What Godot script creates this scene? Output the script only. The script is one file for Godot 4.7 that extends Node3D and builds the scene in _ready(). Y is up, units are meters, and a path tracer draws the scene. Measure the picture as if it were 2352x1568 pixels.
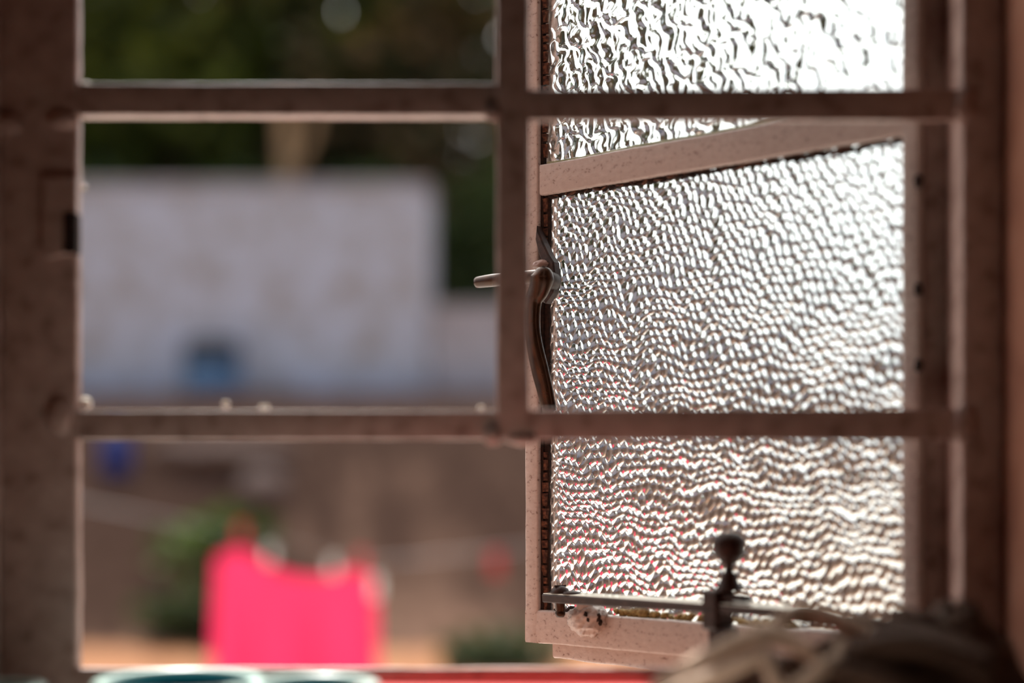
extends Node3D
# An old steel casement window seen from inside the room: fixed frame and bars near, the open sash with
# textured glass in focus, a yard with washing, a bank, a white wall and trees far out of focus.

const EYE := 1.45                      # height of the camera over floor and yard
const FRAME_Z := -0.95                 # inner face of the steel frame
const SASH_AT := Vector3(0.01065, EYE, -1.2)   # free edge of the sash, at eye height
const SASH_TURN := -39.05              # degrees; local x runs from the free edge to the hinge, z faces the room

var rng := RandomNumberGenerator.new()
var wobble := FastNoiseLite.new()
var used := {}
var M := {}


# ---------------------------------------------------------------- naming and tagging
func numbered(called: String) -> String:
	var n: int = used.get(called, 0)
	used[called] = n + 1
	return called if n == 0 else "%s_%03d" % [called, n]


func thing(called: String, label: String, category: String, at := Vector3.ZERO, turn := 0.0, group := "") -> Node3D:
	var o := Node3D.new()
	o.name = numbered(called)
	add_child(o, true)
	o.position = at
	o.rotation_degrees.y = turn
	tag(o, label, category, group)
	return o


func tag(o: Node3D, label: String, category: String, group := "", kind := "") -> void:
	if label: o.set_meta("label", label)
	if category: o.set_meta("category", category)
	if group: o.set_meta("group", group)
	if kind: o.set_meta("kind", kind)


func part(called: String, mesh: Mesh, m: Material, parent: Node3D = self) -> MeshInstance3D:
	var o := MeshInstance3D.new()
	o.mesh = mesh
	o.material_override = m
	if parent == self:
		o.name = numbered(called)
	else:
		var n := 0
		var wanted := called
		while parent.has_node(NodePath(wanted)):
			n += 1
			wanted = "%s_%03d" % [called, n]
		o.name = wanted
	parent.add_child(o, true)
	return o


func structure(called: String, mesh: Mesh, m: Material, label: String) -> MeshInstance3D:
	var o := part(called, mesh, m)
	tag(o, label, called.split("_")[0], "", "structure")
	return o


# ---------------------------------------------------------------- shapes
func start() -> SurfaceTool:
	var st := SurfaceTool.new()
	st.begin(Mesh.PRIMITIVE_TRIANGLES)
	return st


func tri(st: SurfaceTool, a: Vector3, b: Vector3, c: Vector3, out: Vector3) -> void:
	if (b - a).cross(c - a).dot(out) > 0.0:
		st.add_vertex(a); st.add_vertex(c); st.add_vertex(b)
	else:
		st.add_vertex(a); st.add_vertex(b); st.add_vertex(c)


func quad(st: SurfaceTool, a: Vector3, b: Vector3, c: Vector3, d: Vector3, out: Vector3) -> void:
	tri(st, a, b, c, out)
	tri(st, a, c, d, out)


func add_box(st: SurfaceTool, c: Vector3, size: Vector3, bevel := 0.002, turn := Basis.IDENTITY) -> void:
	var h := size / 2.0
	var k := minf(bevel, minf(h.x, minf(h.y, h.z)) * 0.45)
	st.set_smooth_group(-1)
	var p := func(s: Vector3, axis: int) -> Vector3:
		var v := Vector3.ZERO
		for i in 3:
			v[i] = s[i] * (h[i] if i == axis else h[i] - k)
		return c + turn * v
	for axis in 3:
		var u := (axis + 1) % 3
		var w := (axis + 2) % 3
		for s in [-1.0, 1.0]:
			var q := []
			for e in [[-1, -1], [1, -1], [1, 1], [-1, 1]]:
				var v := Vector3.ZERO
				v[axis] = s; v[u] = e[0]; v[w] = e[1]
				q.append(p.call(v, axis))
			var out := Vector3.ZERO
			out[axis] = s
			quad(st, q[0], q[1], q[2], q[3], turn * out)
			for t in [-1.0, 1.0]:
				var a := Vector3.ZERO
				a[axis] = s; a[u] = t; a[w] = -1
				var b := a
				b[w] = 1
				quad(st, p.call(a, axis), p.call(b, axis), p.call(b, u), p.call(a, u), turn * (a + b))
	for x in [-1, 1]:
		for y in [-1, 1]:
			for z in [-1, 1]:
				var v := Vector3(x, y, z)
				tri(st, p.call(v, 0), p.call(v, 1), p.call(v, 2), turn * v)


func box(c: Vector3, size: Vector3, bevel := 0.002, turn := Basis.IDENTITY) -> ArrayMesh:
	var st := start()
	add_box(st, c, size, bevel, turn)
	st.generate_normals()
	return st.commit()


func rounded(w: float, h: float, r: float, steps := 3) -> PackedVector2Array:
	var out := PackedVector2Array()
	for k in 4:
		var cx: float = (w / 2 - r) * [1, -1, -1, 1][k]
		var cy: float = (h / 2 - r) * [1, 1, -1, -1][k]
		for i in steps + 1:
			var a := PI / 2 * (k + float(i) / steps)
			out.append(Vector2(cx + r * cos(a), cy + r * sin(a)))
	return out


# a profile (in side, up) drawn from a to b, its surface made uneven by old paint
func add_beam(st: SurfaceTool, a: Vector3, b: Vector3, profile: PackedVector2Array, side: Vector3, up: Vector3, uneven := 0.0006, step := 0.006) -> void:
	var n := maxi(1, int(ceil(a.distance_to(b) / step)))
	var along := (b - a).normalized()
	var rings := []
	for i in n + 1:
		var c := a.lerp(b, float(i) / n)
		var ring := PackedVector3Array()
		for q in profile:
			var p: Vector3 = c + side * q.x + up * q.y
			var away: Vector3 = (side * q.x + up * q.y).normalized()
			var s := p * 260.0
			ring.append(p + away * uneven * (wobble.get_noise_3dv(s) + 0.6 * wobble.get_noise_3dv(s * 3.1)))
		rings.append(ring)
	st.set_smooth_group(0)
	var m := profile.size()
	for i in n:
		for j in m:
			var k := (j + 1) % m
			var out: Vector3 = side * (profile[j].x + profile[k].x) + up * (profile[j].y + profile[k].y)
			quad(st, rings[i][j], rings[i][k], rings[i + 1][k], rings[i + 1][j], out)
	st.set_smooth_group(1)
	for j in m:
		var k := (j + 1) % m
		tri(st, a, rings[0][j], rings[0][k], -along)
		tri(st, b, rings[n][j], rings[n][k], along)


func beam(a: Vector3, b: Vector3, w: float, h: float, side: Vector3, up: Vector3, r := 0.0022, uneven := 0.0006) -> ArrayMesh:
	var st := start()
	add_beam(st, a, b, rounded(w, h, r), side, up, uneven)
	st.generate_normals()
	return st.commit()


func smooth_path(pts: Array, per := 6) -> Array:
	var out := []
	for i in pts.size() - 1:
		var p0: Vector3 = pts[maxi(i - 1, 0)]
		var p3: Vector3 = pts[mini(i + 2, pts.size() - 1)]
		for k in per:
			out.append((pts[i] as Vector3).cubic_interpolate(pts[i + 1], p0, p3, float(k) / per))
	out.append(pts[-1])
	return out


# a tube along a path; wide and thick are radii, lists as long as pts or single numbers
func add_tube(st: SurfaceTool, pts: Array, wide: Array, thick: Array, sides := 12, flat_up := Vector3.FORWARD, bumpy := 0.0) -> void:
	var n := pts.size()
	var rings := []
	for i in n:
		var t: Vector3 = ((pts[mini(i + 1, n - 1)] as Vector3) - (pts[maxi(i - 1, 0)] as Vector3)).normalized()
		var x := t.cross(flat_up)
		x = x.normalized() if x.length() > 0.05 else t.cross(Vector3.UP).normalized()
		var y := x.cross(t).normalized()
		var f := float(i) / (n - 1)
		var w: float = lerp_list(wide, f)
		var h: float = lerp_list(thick, f)
		var ring := PackedVector3Array()
		for j in sides:
			var a := TAU * j / sides
			var off := x * cos(a) * w + y * sin(a) * h
			var p: Vector3 = pts[i] + off
			ring.append(p + off.normalized() * bumpy * wobble.get_noise_3dv(p * 400.0))
		rings.append(ring)
	st.set_smooth_group(0)
	for i in n - 1:
		for j in sides:
			var k := (j + 1) % sides
			var mid: Vector3 = (rings[i][j] + rings[i][k]) / 2.0 - pts[i]
			quad(st, rings[i][j], rings[i][k], rings[i + 1][k], rings[i + 1][j], mid)
	for e in [[0, 1], [n - 1, n - 2]]:
		var out: Vector3 = ((pts[e[0]] as Vector3) - (pts[e[1]] as Vector3)).normalized()
		var w: float = lerp_list(thick, 0.0 if e[0] == 0 else 1.0)
		var tip: Vector3 = pts[e[0]] + out * w * 0.6
		for j in sides:
			tri(st, tip, rings[e[0]][j], rings[e[0]][(j + 1) % sides], out)


func lerp_list(v: Array, f: float) -> float:
	if v.size() == 1:
		return v[0]
	var x := f * (v.size() - 1)
	var i := mini(int(x), v.size() - 2)
	return lerpf(v[i], v[i + 1], x - i)


func tube(pts: Array, wide: Array, thick := [], sides := 12, flat_up := Vector3.FORWARD, bumpy := 0.0) -> ArrayMesh:
	var st := start()
	add_tube(st, pts, wide, thick if thick else wide, sides, flat_up, bumpy)
	st.generate_normals()
	return st.commit()


func lathe(profile: Array, sides := 28) -> ArrayMesh:
	var st := start()
	st.set_smooth_group(0)
	for i in profile.size() - 1:
		var a: Vector2 = profile[i]
		var b: Vector2 = profile[i + 1]
		for j in sides:
			var t := TAU * j / sides
			var u := TAU * (j + 1) / sides
			var p := Vector3(a.x * cos(t), a.y, a.x * sin(t))
			var q := Vector3(a.x * cos(u), a.y, a.x * sin(u))
			var r := Vector3(b.x * cos(u), b.y, b.x * sin(u))
			var s := Vector3(b.x * cos(t), b.y, b.x * sin(t))
			var m := (t + u) / 2
			var d := b - a
			var out := Vector3(cos(m) * d.y, -d.x, sin(m) * d.y)
			if a.x > 1e-6: tri(st, p, q, r, out)
			if b.x > 1e-6: tri(st, p, r, s, out)
			if a.x <= 1e-6: tri(st, p, r, s, out)
	st.generate_normals()
	return st.commit()


func blob(radii: Vector3, amount: float, finer: float, seed_at: float, res := 20) -> ArrayMesh:
	var st := start()
	st.set_smooth_group(0)
	var at := func(i: int, j: int) -> Vector3:
		var v := PI * i / res
		var u := TAU * (j % (2 * res)) / (2 * res)
		var d := Vector3(sin(v) * cos(u), cos(v), sin(v) * sin(u))
		var k := wobble.get_noise_3dv(d * 30.0 * finer + Vector3.ONE * seed_at) + 0.5 * wobble.get_noise_3dv(d * 80.0 * finer + Vector3.ONE * seed_at)
		return d * radii * (1.0 + amount * k)
	for i in res:
		for j in 2 * res:
			var a: Vector3 = at.call(i, j)
			var b: Vector3 = at.call(i, j + 1)
			var c: Vector3 = at.call(i + 1, j + 1)
			var d: Vector3 = at.call(i + 1, j)
			if i > 0: tri(st, a, b, c, a + c)
			if i < res - 1: tri(st, a, c, d, a + c)
	st.generate_normals()
	return st.commit()


func extrude(outline: Array, z0: float, z1: float, rim := 0.0) -> ArrayMesh:
	var flat := PackedVector2Array(outline)
	var inner := Geometry2D.offset_polygon(flat, -rim)[0] if rim > 0.0 else flat
	var st := start()
	st.set_smooth_group(-1)
	var idx := Geometry2D.triangulate_polygon(inner)
	for i in range(0, idx.size(), 3):
		tri(st, v3(inner[idx[i]], z1), v3(inner[idx[i + 1]], z1), v3(inner[idx[i + 2]], z1), Vector3.BACK)
	idx = Geometry2D.triangulate_polygon(flat)
	for i in range(0, idx.size(), 3):
		tri(st, v3(flat[idx[i]], z0), v3(flat[idx[i + 1]], z0), v3(flat[idx[i + 2]], z0), Vector3.FORWARD)
	var mid := Vector2.ZERO
	for p in flat: mid += p / flat.size()
	var ztop := z1 - rim
	for i in flat.size():
		var a := flat[i]
		var b := flat[(i + 1) % flat.size()]
		var out := v3((a + b) / 2 - mid, 0)
		quad(st, v3(a, z0), v3(b, z0), v3(b, ztop), v3(a, ztop), out)
		if rim > 0.0:
			quad(st, v3(a, ztop), v3(b, ztop), v3(near(inner, b), z1), v3(near(inner, a), z1), out + Vector3(0, 0, 0.02))
	st.generate_normals()
	return st.commit()


func near(poly: PackedVector2Array, p: Vector2) -> Vector2:
	var best := poly[0]
	for q in poly:
		if q.distance_squared_to(p) < best.distance_squared_to(p): best = q
	return best


func v3(p: Vector2, z: float) -> Vector3:
	return Vector3(p.x, p.y, z)


# ---------------------------------------------------------------- materials
func noise(seed_: int, frequency: float, octaves := 4, kind := FastNoiseLite.TYPE_SIMPLEX_SMOOTH) -> FastNoiseLite:
	var n := FastNoiseLite.new()
	n.seed = seed_
	n.noise_type = kind
	n.frequency = frequency
	n.fractal_octaves = octaves
	return n


func noise_texture(seed_: int, frequency: float, stops: Array, size := 512, octaves := 4, kind := FastNoiseLite.TYPE_SIMPLEX_SMOOTH) -> NoiseTexture2D:
	var t := NoiseTexture2D.new()
	t.width = size
	t.height = size
	t.seamless = true
	t.noise = noise(seed_, frequency, octaves, kind)
	if stops:
		var g := Gradient.new()
		var at := PackedFloat32Array()
		var c := PackedColorArray()
		for s in stops:
			at.append(s[0])
			c.append(s[1])
		g.offsets = at
		g.colors = c
		t.color_ramp = g
	return t


func surface(called: String, stops: Array, per_metre: float, rough: float, frequency: float, relief := 0.0, seed_ := 1, size := 512, spec := 0.5) -> StandardMaterial3D:
	var m := StandardMaterial3D.new()
	m.resource_name = called
	m.albedo_texture = noise_texture(seed_, frequency, stops, size)
	m.uv1_triplanar = true
	m.uv1_world_triplanar = true
	m.uv1_scale = Vector3.ONE * per_metre
	m.roughness = rough
	m.metallic_specular = spec
	if relief > 0.0:
		m.heightmap_enabled = true
		m.heightmap_texture = noise_texture(seed_ + 7, frequency, [], size)
		m.heightmap_scale = relief
	return m


func plain(called: String, c: Color, rough := 0.7, metal := 0.0) -> StandardMaterial3D:
	var m := StandardMaterial3D.new()
	m.resource_name = called
	m.albedo_color = c
	m.roughness = rough
	m.metallic = metal
	return m


func make_materials() -> void:
	M.paint = surface("old pink paint", [[0.0, Color(0.30, 0.20, 0.16)], [0.19, Color(0.42, 0.30, 0.25)], [0.24, Color(0.70, 0.635, 0.60)], [0.6, Color(0.735, 0.672, 0.638)], [1.0, Color(0.785, 0.735, 0.705)]], 5.0, 0.5, 0.035, 0.035, 3, 1024)
	M.frame_paint = surface("brown pink frame paint", [[0.0, Color(0.48, 0.375, 0.335)], [0.2, Color(0.58, 0.47, 0.43)], [0.35, Color(0.65, 0.545, 0.505)], [0.7, Color(0.685, 0.58, 0.54)], [1.0, Color(0.73, 0.63, 0.59)]], 4.0, 0.45, 0.02, 0.0, 11, 512)
	M.putty = surface("cracked brown putty", [[0.0, Color(0.10, 0.05, 0.035)], [0.35, Color(0.24, 0.13, 0.09)], [0.7, Color(0.46, 0.30, 0.21)], [1.0, Color(0.55, 0.38, 0.28)]], 9.0, 0.9, 0.05, 0.05, 21)
	M.dirt = surface("dark grime", [[0.0, Color(0.06, 0.035, 0.025)], [0.6, Color(0.16, 0.09, 0.06)], [1.0, Color(0.30, 0.18, 0.12)]], 9.0, 0.95, 0.05, 0.04, 25)
	M.ochre = surface("ochre residue", [[0.0, Color(0.30, 0.22, 0.09)], [0.5, Color(0.55, 0.44, 0.22)], [1.0, Color(0.75, 0.66, 0.42)]], 9.0, 0.7, 0.05, 0.03, 29)
	M.bead = surface("pale green glazing residue", [[0.0, Color(0.38, 0.40, 0.26)], [0.5, Color(0.58, 0.60, 0.44)], [1.0, Color(0.80, 0.74, 0.58)]], 9.0, 0.5, 0.04, 0.02, 31)
	M.bronze = surface("worn brass", [[0.0, Color(0.15, 0.09, 0.05)], [0.5, Color(0.23, 0.145, 0.085)], [1.0, Color(0.34, 0.22, 0.13)]], 5.0, 0.26, 0.03, 0.0, 33)
	M.bronze.metallic = 0.6
	M.iron = surface("dark stay metal", [[0.0, Color(0.14, 0.09, 0.07)], [0.5, Color(0.20, 0.135, 0.11)], [1.0, Color(0.27, 0.19, 0.155)]], 8.0, 0.45, 0.03, 0.0, 35)
	M.iron.metallic = 0.1
	M.iron.metallic_specular = 0.3
	M.steel = plain("bright sheen metal", Color(0.86, 0.82, 0.76), 0.28, 0.9)  # bright metal for the sheen put on the stay bar
	M.plate = surface("dark paint over plate", [[0.0, Color(0.10, 0.06, 0.05)], [0.5, Color(0.20, 0.13, 0.11)], [1.0, Color(0.36, 0.24, 0.19)]], 8.0, 0.6, 0.03, 0.02, 37)
	M.glass = plain("textured glass", Color(0.96, 0.985, 0.98, 0.0), 0.10)
	M.glass.refraction_enabled = true
	M.glass.refraction_scale = 0.05
	M.glass.transparency = BaseMaterial3D.TRANSPARENCY_ALPHA
	M.glint = plain("glossy pale drip", Color(0.93, 0.90, 0.84), 0.08)  # whitened so the beads read as sun glints
	M.plaster = surface("room plaster", [[0.0, Color(0.52, 0.36, 0.30)], [0.5, Color(0.58, 0.41, 0.34)], [1.0, Color(0.62, 0.46, 0.39)]], 1.5, 0.9, 0.02, 0.0, 41, 512, 0.1)
	M.outer_plaster = surface("outside plaster", [[0.0, Color(0.60, 0.50, 0.44)], [1.0, Color(0.70, 0.60, 0.54)]], 1.5, 0.9, 0.02, 0.0, 42)
	M.limewash = surface("pale room plaster", [[0.0, Color(0.46, 0.39, 0.35)], [1.0, Color(0.54, 0.47, 0.42)]], 1.5, 0.9, 0.02, 0.0, 44, 512, 0.1)
	M.sill = surface("pale sill paint", [[0.0, Color(0.90, 0.85, 0.80)], [1.0, Color(0.94, 0.90, 0.86)]], 1.5, 0.6, 0.02, 0.0, 46)
	M.floor = surface("red oxide floor", [[0.0, Color(0.42, 0.22, 0.17)], [1.0, Color(0.55, 0.31, 0.24)]], 1.0, 0.5, 0.02, 0.0, 43)
	M.tray = surface("red plastic", [[0.0, Color(0.74, 0.16, 0.13)], [1.0, Color(0.80, 0.20, 0.17)]], 6.0, 0.35, 0.02, 0.0, 45)
	M.teal = surface("teal enamel", [[0.0, Color(0.03, 0.40, 0.47)], [1.0, Color(0.06, 0.48, 0.54)]], 5.0, 0.25, 0.02, 0.0, 47)
	M.rim = plain("pale enamel rim", Color(0.72, 0.82, 0.78), 0.3)
	M.dark_blue = plain("dark blue enamel", Color(0.10, 0.17, 0.27), 0.3)
	M.core = surface("dark bark", [[0.0, Color(0.22, 0.145, 0.10)], [0.5, Color(0.31, 0.215, 0.15)], [1.0, Color(0.42, 0.30, 0.22)]], 5.0, 0.9, 0.03, 0.1, 49)
	M.strand = surface("tan strand", [[0.0, Color(0.68, 0.57, 0.48)], [0.5, Color(0.83, 0.72, 0.63)], [1.0, Color(0.91, 0.82, 0.74)]], 8.0, 0.85, 0.03, 0.05, 51)
	M.brown_strand = surface("brown strand", [[0.0, Color(0.22, 0.15, 0.11)], [0.5, Color(0.36, 0.26, 0.20)], [1.0, Color(0.47, 0.36, 0.29)]], 8.0, 0.85, 0.03, 0.05, 53)
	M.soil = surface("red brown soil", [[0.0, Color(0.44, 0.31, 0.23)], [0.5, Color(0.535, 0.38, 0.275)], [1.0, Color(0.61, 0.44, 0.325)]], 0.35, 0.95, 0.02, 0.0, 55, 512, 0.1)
	M.reflector = surface("pale concrete", [[0.0, Color(0.70, 0.67, 0.63)], [0.5, Color(0.77, 0.745, 0.71)], [1.0, Color(0.82, 0.80, 0.77)]], 0.5, 0.9, 0.02, 0.0, 54, 512, 0.1)  # surface of the added slab that brightens the glass
	M.hill = surface("wooded hill", [[0.0, Color(0.31, 0.37, 0.26)], [0.5, Color(0.39, 0.45, 0.32)], [1.0, Color(0.47, 0.52, 0.38)]], 0.12, 0.95, 0.03, 0.0, 64, 512, 0.1)
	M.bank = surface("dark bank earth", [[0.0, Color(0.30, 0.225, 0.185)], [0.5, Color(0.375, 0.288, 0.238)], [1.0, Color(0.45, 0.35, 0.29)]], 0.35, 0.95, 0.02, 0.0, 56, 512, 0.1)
	M.whitewash = surface("stained whitewash", [[0.0, Color(0.68, 0.60, 0.55)], [0.30, Color(0.76, 0.75, 0.74)], [0.6, Color(0.82, 0.83, 0.855)], [1.0, Color(0.87, 0.89, 0.93)]], 0.3, 0.9, 0.012, 0.0, 57, 512, 0.1)
	M.low_wall = surface("stained low wall plaster", [[0.0, Color(0.72, 0.68, 0.66)], [1.0, Color(0.86, 0.84, 0.84)]], 0.3, 0.9, 0.012, 0.0, 58, 512, 0.1)
	M.blue = plain("blue plastic", Color(0.40, 0.55, 0.68), 0.6)
	M.black = plain("dark grey plastic", Color(0.22, 0.23, 0.24), 0.8)
	M.deep_blue = plain("deep blue plastic", Color(0.08, 0.20, 0.50), 0.5)
	M.rock = surface("pale stone", [[0.0, Color(0.48, 0.42, 0.38)], [1.0, Color(0.64, 0.56, 0.52)]], 1.0, 0.9, 0.03, 0.0, 59, 512, 0.1)
	M.bark = surface("tree bark", [[0.0, Color(0.34, 0.26, 0.19)], [1.0, Color(0.56, 0.45, 0.34)]], 1.2, 0.9, 0.03, 0.0, 61, 512, 0.1)
	M.lit_bark = surface("bark coloured as sunlit", [[0.0, Color(0.60, 0.47, 0.32)], [1.0, Color(0.76, 0.62, 0.45)]], 1.2, 0.9, 0.03, 0.0, 66)  # lighter bark, sunlight on the trunks put into the colour
	M.wire = plain("grey wire", Color(0.45, 0.45, 0.45), 0.4, 0.8)
	M.post = plain("wooden post", Color(0.40, 0.31, 0.24), 0.9)
	M.peg_red = plain("red peg plastic", Color(0.80, 0.12, 0.20), 0.4)
	M.peg_white = plain("white peg plastic", Color(0.94, 0.92, 0.88), 0.15)
	M.red_cloth = plain("red cloth", Color(0.66, 0.10, 0.13), 0.9)
	M.red_cloth.backlight_enabled = true
	M.red_cloth.backlight = Color(0.5, 0.05, 0.07)
	M.pink = plain("pink cloth", Color(0.92, 0.20, 0.38), 0.9)
	M.pink.backlight_enabled = true
	M.pink.backlight = Color(0.68, 0.145, 0.27)
	M.leaf = plain("leaf", Color(1, 1, 1), 0.7)
	M.leaf.metallic_specular = 0.2
	M.leaf.vertex_color_use_as_albedo = true
	M.leaf.backlight_enabled = true
	M.leaf.backlight = Color(0.62, 0.72, 0.30)


# ---------------------------------------------------------------- glass with pressed relief
# a slab x0..x1, y0..y1; the face towards +z carries the relief, the back is flat; closed all round
func relief_pane(x0: float, x1: float, y0: float, y1: float, z_back: float, thick: float, cell: float, height: Callable) -> ArrayMesh:
	var nx := int((x1 - x0) / cell)
	var ny := int((y1 - y0) / cell)
	var dx := (x1 - x0) / nx
	var dy := (y1 - y0) / ny
	var w := nx + 1
	var h := PackedFloat32Array()
	h.resize(w * (ny + 1))
	for j in ny + 1:
		for i in w:
			h[j * w + i] = height.call(x0 + i * dx, y0 + j * dy)
	var v := PackedVector3Array()
	var nrm := PackedVector3Array()
	var idx := PackedInt32Array()
	v.resize(w * (ny + 1))
	nrm.resize(w * (ny + 1))
	idx.resize(nx * ny * 6)
	var q := 0
	for j in ny + 1:
		for i in w:
			var k := j * w + i
			v[k] = Vector3(x0 + i * dx, y0 + j * dy, z_back + thick + h[k])
			var gx := (h[j * w + mini(i + 1, nx)] - h[j * w + maxi(i - 1, 0)]) / (2.0 * dx)
			var gy := (h[mini(j + 1, ny) * w + i] - h[maxi(j - 1, 0) * w + i]) / (2.0 * dy)
			nrm[k] = Vector3(-gx, -gy, 1).normalized()
			if i < nx and j < ny:
				idx[q] = k; idx[q + 1] = k + w; idx[q + 2] = k + w + 1
				idx[q + 3] = k; idx[q + 4] = k + w + 1; idx[q + 5] = k + 1
				q += 6
	# back and edges
	var add := func(a: Vector3, b: Vector3, c: Vector3, d: Vector3, n: Vector3) -> void:
		var s := v.size()
		for p in [a, b, c, d]:
			v.append(p)
			nrm.append(n)
		if (b - a).cross(c - a).dot(n) > 0.0:
			for t in [0, 2, 1, 0, 3, 2]: idx.append(s + t)
		else:
			for t in [0, 1, 2, 0, 2, 3]: idx.append(s + t)
	var b00 := Vector3(x0, y0, z_back)
	var b10 := Vector3(x1, y0, z_back)
	var b11 := Vector3(x1, y1, z_back)
	var b01 := Vector3(x0, y1, z_back)
	add.call(b00, b10, b11, b01, Vector3.FORWARD)
	for i in nx:
		for e in [[0, Vector3.DOWN], [ny, Vector3.UP]]:
			var a := v[e[0] * w + i]
			var b := v[e[0] * w + i + 1]
			add.call(a, b, Vector3(b.x, b.y, z_back), Vector3(a.x, a.y, z_back), e[1])
	for j in ny:
		for e in [[0, Vector3.LEFT], [nx, Vector3.RIGHT]]:
			var a := v[j * w + e[0]]
			var b := v[(j + 1) * w + e[0]]
			add.call(a, b, Vector3(b.x, b.y, z_back), Vector3(a.x, a.y, z_back), e[1])
	var arrays := []
	arrays.resize(Mesh.ARRAY_MAX)
	arrays[Mesh.ARRAY_VERTEX] = v
	arrays[Mesh.ARRAY_NORMAL] = nrm
	arrays[Mesh.ARRAY_INDEX] = idx
	var m := ArrayMesh.new()
	m.add_surface_from_arrays(Mesh.PRIMITIVE_TRIANGLES, arrays)
	return m


# ---------------------------------------------------------------- the scene
func _ready() -> void:
	rng.seed = 7
	wobble.seed = 5
	wobble.frequency = 0.05
	wobble.noise_type = FastNoiseLite.TYPE_SIMPLEX_SMOOTH

	var cam := Camera3D.new()
	cam.name = "camera"
	cam.position = Vector3(0, EYE, 0)
	cam.projection = Camera3D.PROJECTION_FRUSTUM
	cam.near = 0.05
	cam.far = 300.0
	cam.size = 0.05 * 1568.0 / 3267.0
	cam.frustum_offset = Vector2(0, 0.05 * 314.0 / 3267.0)
	var lens := CameraAttributesPhysical.new()
	lens.frustum_focal_length = 50.0
	lens.frustum_focus_distance = 1.185
	lens.exposure_aperture = 1.42
	lens.frustum_near = 0.05
	lens.frustum_far = 300.0
	cam.attributes = lens
	add_child(cam)
	cam.current = true

	var env := Environment.new()
	env.background_mode = Environment.BG_SKY
	var sky := Sky.new()
	var air := ProceduralSkyMaterial.new()
	air.sky_top_color = Color(0.46, 0.61, 0.86)
	air.sky_horizon_color = Color(0.87, 0.93, 1.0)
	air.sky_curve = 0.25
	air.sky_energy_multiplier = 0.78
	air.ground_bottom_color = Color(0.36, 0.28, 0.22)
	air.ground_horizon_color = Color(0.50, 0.44, 0.38)
	air.ground_energy_multiplier = 0.6
	air.sun_angle_max = 80.0
	air.sun_curve = 1.15
	sky.sky_material = air
	env.sky = sky
	env.tonemap_mode = Environment.TONE_MAPPER_LINEAR
	env.tonemap_exposure = 1.0
	env.sdfgi_enabled = true
	env.ssao_enabled = true
	env.ssil_enabled = true
	var we := WorldEnvironment.new()
	we.name = "environment"
	we.environment = env
	add_child(we)

	var sun := DirectionalLight3D.new()
	sun.name = "sun"
	sun.light_energy = 3.2
	sun.light_color = Color(1.0, 0.985, 0.965)
	sun.light_angular_distance = 0.6
	sun.shadow_enabled = true
	add_child(sun)
	var to_sun := Vector3(-0.160, 0.788, -0.594)   # in front of the camera, high, a little left
	sun.look_at_from_position(Vector3.ZERO, -to_sun, Vector3.UP)

	make_materials()
	build_ground()
	build_hill()
	build_room()
	build_window()
	build_sash()
	build_stay()
	build_sill_things()
	build_walls_outside()
	build_trees()
	build_bank_things()
	build_washing()


func rise(x: float, z: float) -> float:
	var t := clampf((-z - 11.8) / 4.2, 0.0, 1.0)
	var k := t * t * (3.0 - 2.0 * t)
	var lumps := 0.05 * wobble.get_noise_2d(x * 18.0, z * 18.0) * clampf((-z - 3.0) / 4.0, 0.0, 1.0)
	return 2.4 * k + lumps * (1.0 + 1.5 * k * (1.0 - k))


func terrain(z0: float, z1: float) -> ArrayMesh:
	var st := start()
	st.set_smooth_group(0)
	var xs := []
	for i in 97: xs.append(-36.0 + i * 0.75)
	var zs := [z0]
	while zs[-1] > z1 + 0.01:
		zs.append(maxf(z1, zs[-1] - (0.45 if zs[-1] > -21.0 else 3.0)))
	for i in xs.size() - 1:
		for j in zs.size() - 1:
			var p := []
			for e in [[0, 0], [1, 0], [1, 1], [0, 1]]:
				p.append(Vector3(xs[i + e[0]], rise(xs[i + e[0]], zs[j + e[1]]), zs[j + e[1]]))
			quad(st, p[0], p[1], p[2], p[3], Vector3.UP)
	st.generate_normals()
	return st.commit()


func build_ground() -> void:
	structure("ground", terrain(-0.9, -12.0), M.soil, "bare red brown earth of the sunny yard")
	structure("ground", box(Vector3(1.0, 0.06, -4.9), Vector3(22.0, 0.14, 7.7), 0.02), M.reflector, "pale concrete slab, added out of view to bounce sunlight into the glass")  # slab added out of view to throw sunlight onto glass and sash
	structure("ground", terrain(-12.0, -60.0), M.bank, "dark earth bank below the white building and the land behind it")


func build_hill() -> void:
	var st := start()
	for e in [[-62, 26, 30], [-40, 25, 24], [-19.5, 23, 21], [0, 12, 20], [22, 7, 24], [48, 7, 28], [80, 8, 34]]:
		st.append_from(blob(Vector3(e[2], e[1], 12), 0.10, 0.6, e[0] * 1.7, 18), 0, Transform3D(Basis.IDENTITY, Vector3(e[0], 0, -62)))
	structure("hill", st.commit(), M.hill, "wooded dark hill far behind the trees")


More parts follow.
